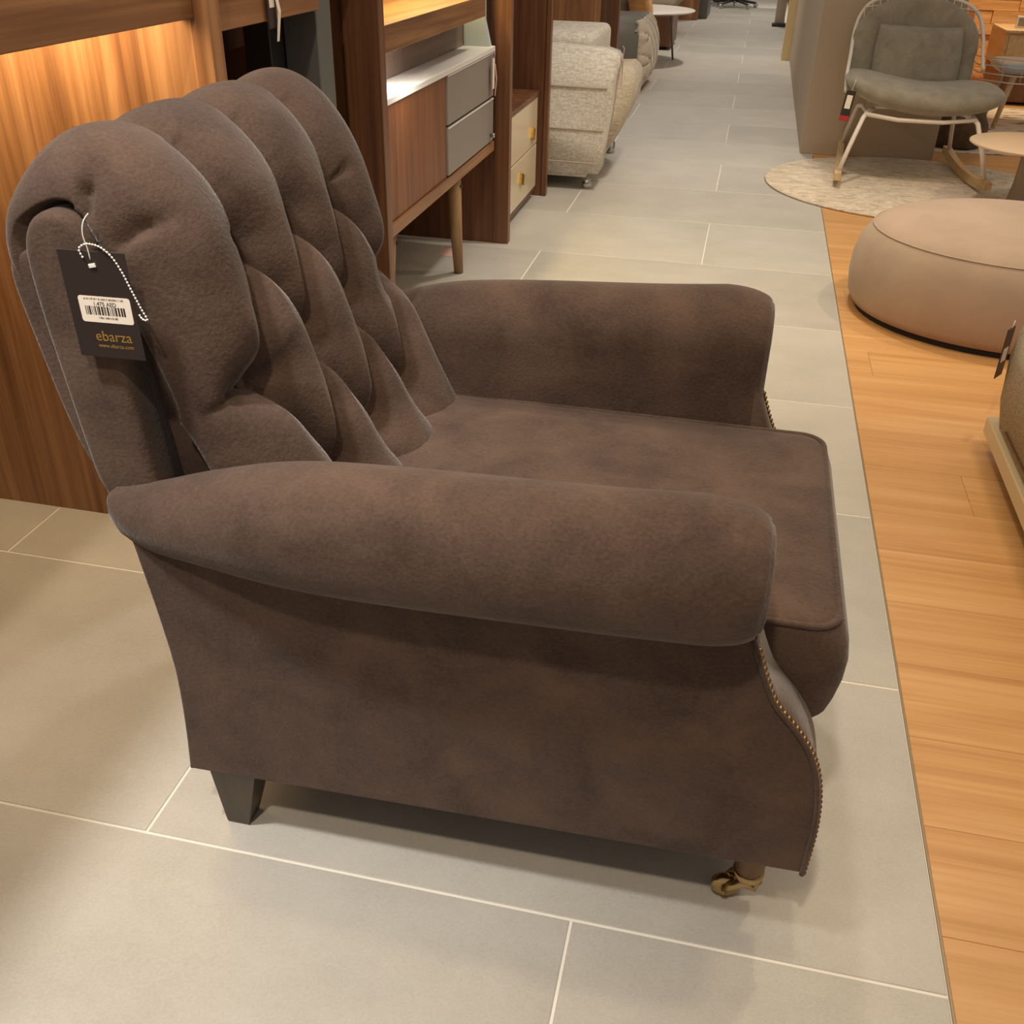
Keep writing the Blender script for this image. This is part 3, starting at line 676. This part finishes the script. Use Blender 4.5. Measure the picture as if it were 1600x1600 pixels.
# round white table
rt_ = thing('round_table', 'round white occasional table with grey metal legs beside the far aisle', 'table', (-1.02, 9.48, 0))
bb = BM(); lathe(bb, [(.20, .385), (.485, .388), (.498, .394), (.50, .398), (.495, .402), (.2, .402)], (-1.02, 9.48, 0), 64); obj('tabletop', bb, 'tablewhite', rt_, True)
for a in (20, 140, 260):
    ca, sa = math.cos(math.radians(a)), math.sin(math.radians(a))
    bb = BM(); tube(bb, [(-1.02+.30*ca, 9.48+.30*sa, .386), (-1.02+.36*ca, 9.48+.36*sa, 0)], .009, 8); obj('leg', bb, 'grey_metal', rt_, True)
nb = thing('low_cabinet', 'low brown wood cabinet tucked behind the round white table', 'cabinet', (-1.0, 10.5, 0))
bb = BM(); box(bb, -1.3, -.76, 10.25, 10.9, .03, .30, .003, 1); obj('body', bb, 'walnut_dark', nb)
bb = BM(); box(bb, -1.26, -.80, 10.29, 10.86, 0, .03); obj('plinth', bb, 'black', nb)
bb = BM(); box(bb, -1.28, -.78, 10.244, 10.252, .05, .28, .001, 1); obj('door', bb, 'walnut_dark', nb)
bc_ = thing('lounge_chair', 'beige fabric lounge chair far down the left of the aisle', 'chair', (-1.1, 11.6, 0))
bb = BM(); prism(bb, [(-1.3, .22), (-.86, .24), (-.74, .36), (-.70, .50), (-.74, .52), (-.84, .42), (-1.3, .38)], 11.3, 11.9, .02, 'y', 2); obj('seat_shell', bb, 'beigefab', bc_, True)
for x in (-1.2, -.9):
    for y in (11.36, 11.84):
        bb = BM(); tube(bb, [(x, y, .25), (x, y, 0)], .012, 8); obj('leg', bb, 'chrome', bc_, True)
wc = thing('bookcase', 'far walnut and dark grey bookcase end beside the aisle', 'bookcase', (-.95, 13.6, 0))
bb = BM(); box(bb, -1.5, -.70, 13.3, 13.5, 0, 1.6, .003, 1); obj('side_panel', bb, 'walnut', wc)
bb = BM(); box(bb, -1.5, -.60, 13.5, 14.3, 0, 1.6, .003, 1); obj('body', bb, 'grey_metal', wc)
# swivel chairs at the far end
def swivel(label, x, y, rz):
    s = thing('swivel_chair', label, 'office chair', (x, y, 0), rz, 'swivel chairs at the far end of the aisle')
    bb = BM(); lathe(bb, [(.03, .06), (.03, .12), (.02, .13), (.02, .40)], (0, 0, 0), 16); obj('column', bb, 'chrome', s, True, True)
    for k in range(5):
        a = 2*PI*k/5; ca, sa = math.cos(a), math.sin(a)
        bb = BM(); tube(bb, [(.02*ca, .02*sa, .095), (.30*ca, .30*sa, .055)], [.020, .014], 8); sp = obj('base_arm', bb, 'dark_plastic', s, True, True)
        bb = BM(); t = BM(); lathe(t, [(.005, -.012), (.027, -.012), (.03, -.006), (.03, .006), (.027, .012), (.005, .012)], (0, 0, 0), 14)
        merge(bb, t, Matrix.Translation((.30*ca, .30*sa, .0302)) @ Matrix.Rotation(a, 4, 'Z') @ Matrix.Rotation(PI/2, 4, 'X')); obj('caster', bb, 'chrome', sp, True, True)
    bb = BM(); cushion_box(bb, -.24, .24, -.24, .24, .40, .47, .08, .03); obj('seat', bb, 'dark_plastic', s, True, True)
    bb = BM(); box(bb, -.22, .22, .22, .25, .50, 1.0, .012); box(bb, -.03, .03, .20, .24, .38, .52); obj('backrest', bb, 'dark_plastic', s, True, True)
    return s
swivel('swivel office chair on a black and chrome star base, right one far down the aisle', -.33, 15.3, .35)
swivel('swivel office chair far down the aisle, left one with only a foot in view', -.86, 15.6, .1)
# rolled rug standing at the far right
rr2 = thing('rolled_rug', 'beige rolled rug standing on end by the far right wall', 'rug', (.25, 13.0, 0))
bb = BM(); lathe(bb, [(.05, .03), (.055, .04), (.055, 1.6), (.05, 1.61)], (.25, 13.0, 0), 24); obj('roll', bb, 'beigefab', rr2, True)
bb = BM(); box(bb, .17, .33, 12.92, 13.08, 0, .03, .003, 1); obj('stand', bb, 'dark_plastic', rr2)
# ================================================================== RIGHT: rug, rocker, ottoman, tables, sofa
bb = BM(); rg = []
for r_, z_ in ((1.0, .002), (1.003, .007), (.995, .010), (.5, .0105)):
    rg.append([(.86+.72*r_*math.cos(2*PI*k/72), 5.26+.66*r_*math.sin(2*PI*k/72), z_) for k in range(72)])
loft(bb, rg); tag(obj('round_rug', bb, 'rug', None, True), 'round pale distressed rug under the rocking chair', 'rug')
rk = thing('rocking_chair', 'white wire rocking chair with grey velvet cushions and pale wood rockers, on the round rug', 'rocking chair', (.81, 5.53, .011), 0)
RKL = True
def P(x, y, z): return (x-.82, y-5.68, z-.011)
# rockers (local coordinates)
for s in (-1, 1):
    bb = BM(); ring_ = []
    for k in range(17):
        t = -1+2*k/16; y = t*.43; z = .036*t*t; xx = s*(.306+.034*-t)
        hgt = .034+(.01 if abs(t) < .9 else 0)
        ring_.append([(xx-.016, y, z), (xx+.016, y, z), (xx+.016, y, z+hgt), (xx-.016, y, z+hgt)])
    loft(bb, ring_); obj('rocker', bb, 'pale_wood', rk, False, True)
# legs: white tube
for s in (-1, 1):
    bb = BM(); tube(bb, [(s*.335, -.36, .055), (s*.302, -.33, .17), (s*.258, -.28, .30), (s*.235, -.24, .325), (s*.20, -.1, .315), (s*.20, .1, .29)], .011, 10); obj('leg', bb, 'paint_white', rk, True, True)
    bb = BM(); tube(bb, [(s*.278, .36, .055), (s*.258, .31, .17), (s*.240, .25, .272), (s*.23, .12, .295), (s*.235, -.24, .315)], .011, 10); obj('leg', bb, 'paint_white', rk, True, True)
bb = BM(); tube(bb, [(-.25, -.27, .315), (-.1, -.29, .300), (.1, -.29, .300), (.25, -.27, .315)], .010, 8); obj('cross_rail', bb, 'paint_white', rk, True, True)
bb = BM(); tube(bb, [(-.21, .17, .285), (.21, .17, .285)], .010, 8); obj('cross_rail', bb, 'paint_white', rk, True, True)
# wire shell: seat bowl + back hoop
bb = BM(); hoop = [(-0.343, -0.1, 0.386), (-0.343, 0.0, 0.456), (-0.333, 0.12, 0.526), (-0.327, 0.21, 0.616), (-0.305, 0.28, 0.696), (-0.254, 0.32, 0.751), (-0.143, 0.34, 0.781), (-0.031, 0.345, 0.788), (0.081, 0.34, 0.781), (0.192, 0.32, 0.756), (0.257, 0.28, 0.706), (0.281, 0.21, 0.626), (0.29, 0.14, 0.536), (0.295, 0.09, 0.486)]
hp, _ = catmull(hoop, 60); tube(bb, [Vector(p) for p in hp], .009, 8); obj('back_hoop', bb, 'paint_white', rk, True, True)
bb = BM()
for k in range(17):
    x = -.26+.035*k; zt = .785-.09*(abs(x)/.3)**3; tube(bb, [(x-.03, .333-.06*(x/.3)**2, zt), (x*.98-.03, .315-.06*(x/.3)**2, .6), (x*.95-.02, .27, .42), (x*.9, .20, .345), (x*.9, -.2, .33+.35*x*x)], .0022, 5)
for z_, y_ in ((.74, .33), (.60, .315), (.48, .285)): tube(bb, [(-.30, y_-.07, z_-.01), (-.18, y_-.01, z_), (-.03, y_, z_), (.12, y_-.01, z_), (.25, y_-.07, z_-.01)], .0025, 5)
obj('wire_mesh', bb, 'paint_white', rk, True, True)
# seat cushion: thick pad that dips in the middle
bb = BM(); rings_ = []
for k in range(41):
    u = -1+2*k/40; x = .365*u; dip = .055*abs(u)**1.7; e_ = (1-abs(u)**4)**.5 if abs(u) < 1 else 0
    e_ = max(e_, .05); r_ = []
    for j in range(28):
        a = 2*PI*j/28; ca, sa = math.cos(a), math.sin(a)
        y = -.05+.275*e_**.5*np.sign(ca)*abs(ca)**.6; z = .372+dip+.062*e_*np.sign(sa)*abs(sa)**.75
        r_.append((x+.012, float(y), float(z)-.018*u))
    rings_.append(r_)
loft(bb, rings_); obj('seat_cushion', bb, 'greyfab', rk, True, True)
# back pad following the hoop
bb = BM(); pad = []
for k in range(25):
    t = k/24; z = .37+.41*t; w = .30*min(1, (1-(max(0, t-.45)/.56)**2.6))**.5 if t > .45 else .295
    w = max(w, .02); r_ = []
    for j in range(28):
        a = 2*PI*j/28; ca, sa = math.cos(a), math.sin(a); x = w*np.sign(ca)*abs(ca)**.5
        yb = .17+.115*t**.7; y = yb-.05*(x/.3)**2*1.2+(.045*sa if sa < 0 else .02*sa)
        r_.append((float(x)-.035, float(y), z))
    pad.append(r_)
loft(bb, pad); obj('back_pad', bb, 'greyfab', rk, True, True)
bb = BM(); pil = []
for k in range(21):
    t = -1+2*k/20; w = .205-.012*t*t; th = .055*(1-abs(t)**3)**.6 if abs(t) < 1 else .0
    r_ = []
    for j in range(28):
        a = 2*PI*j/28; ca, sa = math.cos(a), math.sin(a); r_.append((float(w*np.sign(ca)*abs(ca)**.45)-.018, float(.125+.05*t+max(th, .004)*sa*(1-.25*abs(ca))),   .525+.128*t+.012*ca*ca*t))
    pil.append(r_)
loft(bb, pil); obj('lumbar_pillow', bb, 'greyfab', rk, True, True)
t = thing('price_tag', 'long black price tag with red foot hanging beside the rocking chair', 'price tag', (.478, 5.26, .425))
for nm, z0, z1, mm in (('card', -.135, 0, 'card'),):
    bb = BM(); box(bb, -.022, .022, -.0008, .0008, z0, z1); bb.transform(Matrix.Rotation(.10, 4, 'Y')); obj(nm, bb, mm, t, False, True)
bb = BM(); box(bb, -.013, .013, -.0014, -.0009, -.08, -.02); bb.transform(Matrix.Rotation(.10, 4, 'Y')); obj('sticker', bb, 'label', t, False, True)
bb = BM(); box(bb, -.0215, .0215, -.0014, -.0009, -.134, -.112); bb.transform(Matrix.Rotation(.10, 4, 'Y')); obj('red_band', bb, 'red', t, False, True)
bb = BM(); tube(bb, [(0, 0, -.005), (.006, .01, .02), (.012, .0, .05)], .001, 5); obj('cord', bb, 'pearl', t, True, True)
# ottoman
ot = thing('ottoman', 'low round pinkish grey wool ottoman on the oak planks', 'ottoman', (.93, 3.47, 0))
bb = BM(); rg = []
for r_, z_ in ((.90, .018), (.955, .022), (.985, .05), (1.0, .11), (.995, .17), (.965, .225), (.925, .258), (.90, .272), (.86, .287), (.78, .301), (.6, .313), (.3, .318)):
    rg.append([(.93+.515*r_*math.cos(2*PI*k/96), 3.47+.44*r_*math.sin(2*PI*k/96), z_) for k in range(96)])
loft(bb, rg); o = obj('body', bb, 'ottoman', ot, True)
bb = BM(); tube(bb, [Vector((.93+.515*.904*math.cos(2*PI*k/96), 3.47+.44*.904*math.sin(2*PI*k/96), .2725)) for k in range(96)], .0022, 6, True); obj('seam', bb, 'beigefab', o, True)
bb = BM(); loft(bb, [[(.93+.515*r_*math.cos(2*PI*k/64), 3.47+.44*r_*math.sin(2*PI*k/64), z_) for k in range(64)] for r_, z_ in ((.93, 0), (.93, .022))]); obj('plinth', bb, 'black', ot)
# low round table
lt = thing('coffee_table', 'cream round low table on a flared grey leg, at the right edge', 'table', (1.25, 4.94, 0))
bb = BM(); lathe(bb, [(.10, .280), (.25, .282), (.26, .288), (.26, .293), (.253, .296), (.1, .296)], (1.25, 4.94, .0), 56); obj('tabletop', bb, 'tablecream', lt, True)
bb = BM(); lathe(bb, [(.045, .011), (.045, .014), (.032, .10), (.028, .20), (.035, .265), (.06, .282)], (1.275, 5.06, 0), 32); obj('pedestal', bb, 'flare', lt, True)
# sofa at the right edge
s2 = thing('sofa', 'beige boucle sofa on a cream metal rail, cut off by the right edge', 'sofa', (1.2, 1.9, 0))
bb = BM(); box(bb, .685, .715, .6, 2.43, .045, .088, .003, 1); box(bb, .715, 1.6, 2.40, 2.43, .045, .088, .003, 1); obj('rail', bb, mat('cream_metal', lin(206, 186, 150), .4), s2)
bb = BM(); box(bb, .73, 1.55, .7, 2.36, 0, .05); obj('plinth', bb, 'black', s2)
bb = BM(); t = [(.62, .09), (2.36, .09), (2.42, .14), (2.445, .24), (2.425, .32), (2.38, .37), (2.30, .385), (.62, .385)]; prism(bb, t, .70, 1.6, .02, 'x', 3); obj('armrest', bb, 'tweed2', s2, True)
bb = BM(); tube(bb, [(.703, 2.30, .386), (.703, 1.5, .388), (.703, .7, .386)], .006, 8); obj('piping', bb, 'beigefab', s2, True)
bb = BM(); tube(bb, [(.70, 2.30, .105), (.698, 1.8, .112), (.70, .8, .11)], .005, 8); obj('seam', bb, 'leg_brown', s2, True)
t = thing('price_tag', 'black price tag on the end of the beige sofa at the right edge', 'price tag', (.688, 2.452, .31))
bb = BM(); box(bb, -.022, .022, -.0008, .0008, -.125, 0); bb.transform(Matrix.Rotation(1.0, 4, 'Z')); obj('card', bb, 'card', t, False, True)
bb = BM(); box(bb, -.015, .012, -.0014, -.0009, -.085, -.05); bb.transform(Matrix.Rotation(1.0, 4, 'Z')); obj('sticker', bb, 'label', t, False, True)
bb = BM(); tube(bb, [(0, 0, -.004), (.004, .004, .018)], .001, 5); obj('cord', bb, 'pearl', t, True, True)
# things behind the rocker
bg_ = thing('pouf', 'slumped grey brown fabric pouf behind the rocking chair', 'pouf', (1.20, 6.42, .004))
bb = BM(); t = BM(); lathe(t, [(.10, .0045), (.145, .012), (.165, .07), (.16, .13), (.135, .19), (.115, .225), (.09, .235), (.04, .225)], (1.20, 6.42, 0), 36)
for v in t.verts:
    a = math.atan2(v.co.y-6.42, v.co.x-1.20); k = 1+.03*math.sin(5*a+v.co.z*30)+.02*math.sin(9*a); v.co.x = 1.20+(v.co.x-1.20)*k; v.co.y = 6.42+(v.co.y-6.42)*k
merge(bb, t); obj('body', bb, 'bag', bg_, True)
bb = BM(); box(bb, 1.05, 2.6, 6.22, 7.9, .0005, .0035, .001, 1); tag(obj('patterned_rug', bb, 'rug2'), 'white rug with black marks on the floor behind the round cream table', 'rug')
# white wire chair on wooden legs
c2 = thing('wire_chair', 'white wire armchair with slanted pale wood legs on the marked rug', 'chair', (1.62, 7.15, .01))
for dx, dy, tx_, ty_ in ((-.10, -.12, .05, .02), (.36, -.12, -.05, .02), (-.08, .30, .04, -.03), (.34, .30, -.04, -.03)):
    bb = BM(); tube(bb, [(dx, dy, 0), (dx+tx_, dy+ty_, .30)], [.013, .019], 12); obj('leg', bb, 'pale_wood', c2, True, True)
bb = BM()
for z_, o_ in ((.40, .0), (.355, -.01), (.31, -.02), (.27, -.035)): tube(bb, [(-.28+o_*-1, .30, z_), (-.27-o_, -.05, z_-.004), (-.06, -.13, z_-.01), (.15, -.14, z_-.01), (.45, -.10, z_-.005), (.52, .2, z_)], .004, 6)
for k in range(7): tube(bb, [(-.26+.12*k, -.08-.07*math.sin(PI*k/6), .40), (-.20+.10*k, -.02-.05*math.sin(PI*k/6), .26)], .003, 6)
obj('wire_frame', bb, 'paint_white', c2, True, True)
bb = BM(); cushion_box(bb, -.12, .45, -.05, .36, .30, .36, .06, .025); obj('seat_cushion', bb, 'pale_grey', c2, True, True)
# small light sideboard
ds = thing('cabinet', 'small pale oak cabinet against the stacked timber wall', 'cabinet', (1.9, 8.4, 0))
bb = BM(); box(bb, 1.68, 2.5, 8.05, 8.6, .24, .46, .003, 1); obj('body', bb, 'pale_wood', ds)
bb = BM(); box(bb, 1.70, 2.48, 8.07, 8.58, .02, .238); obj('lower_body', bb, 'walnut_dark', ds)
bb = BM(); box(bb, 1.66, 2.52, 8.03, 8.48, .46, .478, .003, 1); obj('top', bb, 'pale_wood', ds)
for x0, x1 in ((1.70, 2.085), (2.095, 2.48)):
    bb = BM(); box(bb, x0, x1, 8.040, 8.052, .255, .445, .001, 1); dr = obj('drawer', bb, 'pale_wood', ds)
    bb = BM(); box(bb, (x0+x1)/2-.03, (x0+x1)/2+.03, 8.030, 8.040, .40, .408); obj('handle', bb, 'chrome', dr)
for x in (1.72, 2.46):
    for y in (8.09, 8.56):
        bb = BM(); box(bb, x-.015, x+.015, y-.015, y+.015, 0, .02); obj('foot', bb, 'black', ds)
fr = thing('picture_frame', 'tiny white framed card standing on the pale oak cabinet', 'picture frame', (1.80, 8.2, .478))
bb = BM(); box(bb, -.05, .05, -.008, .008, .0, .075, .002, 1); obj('frame', bb, 'white_lac', fr, False, True)
bb = BM(); box(bb, -.038, .038, -.0095, -.0078, .012, .063); obj('card', bb, 'greyfab', fr, False, True)
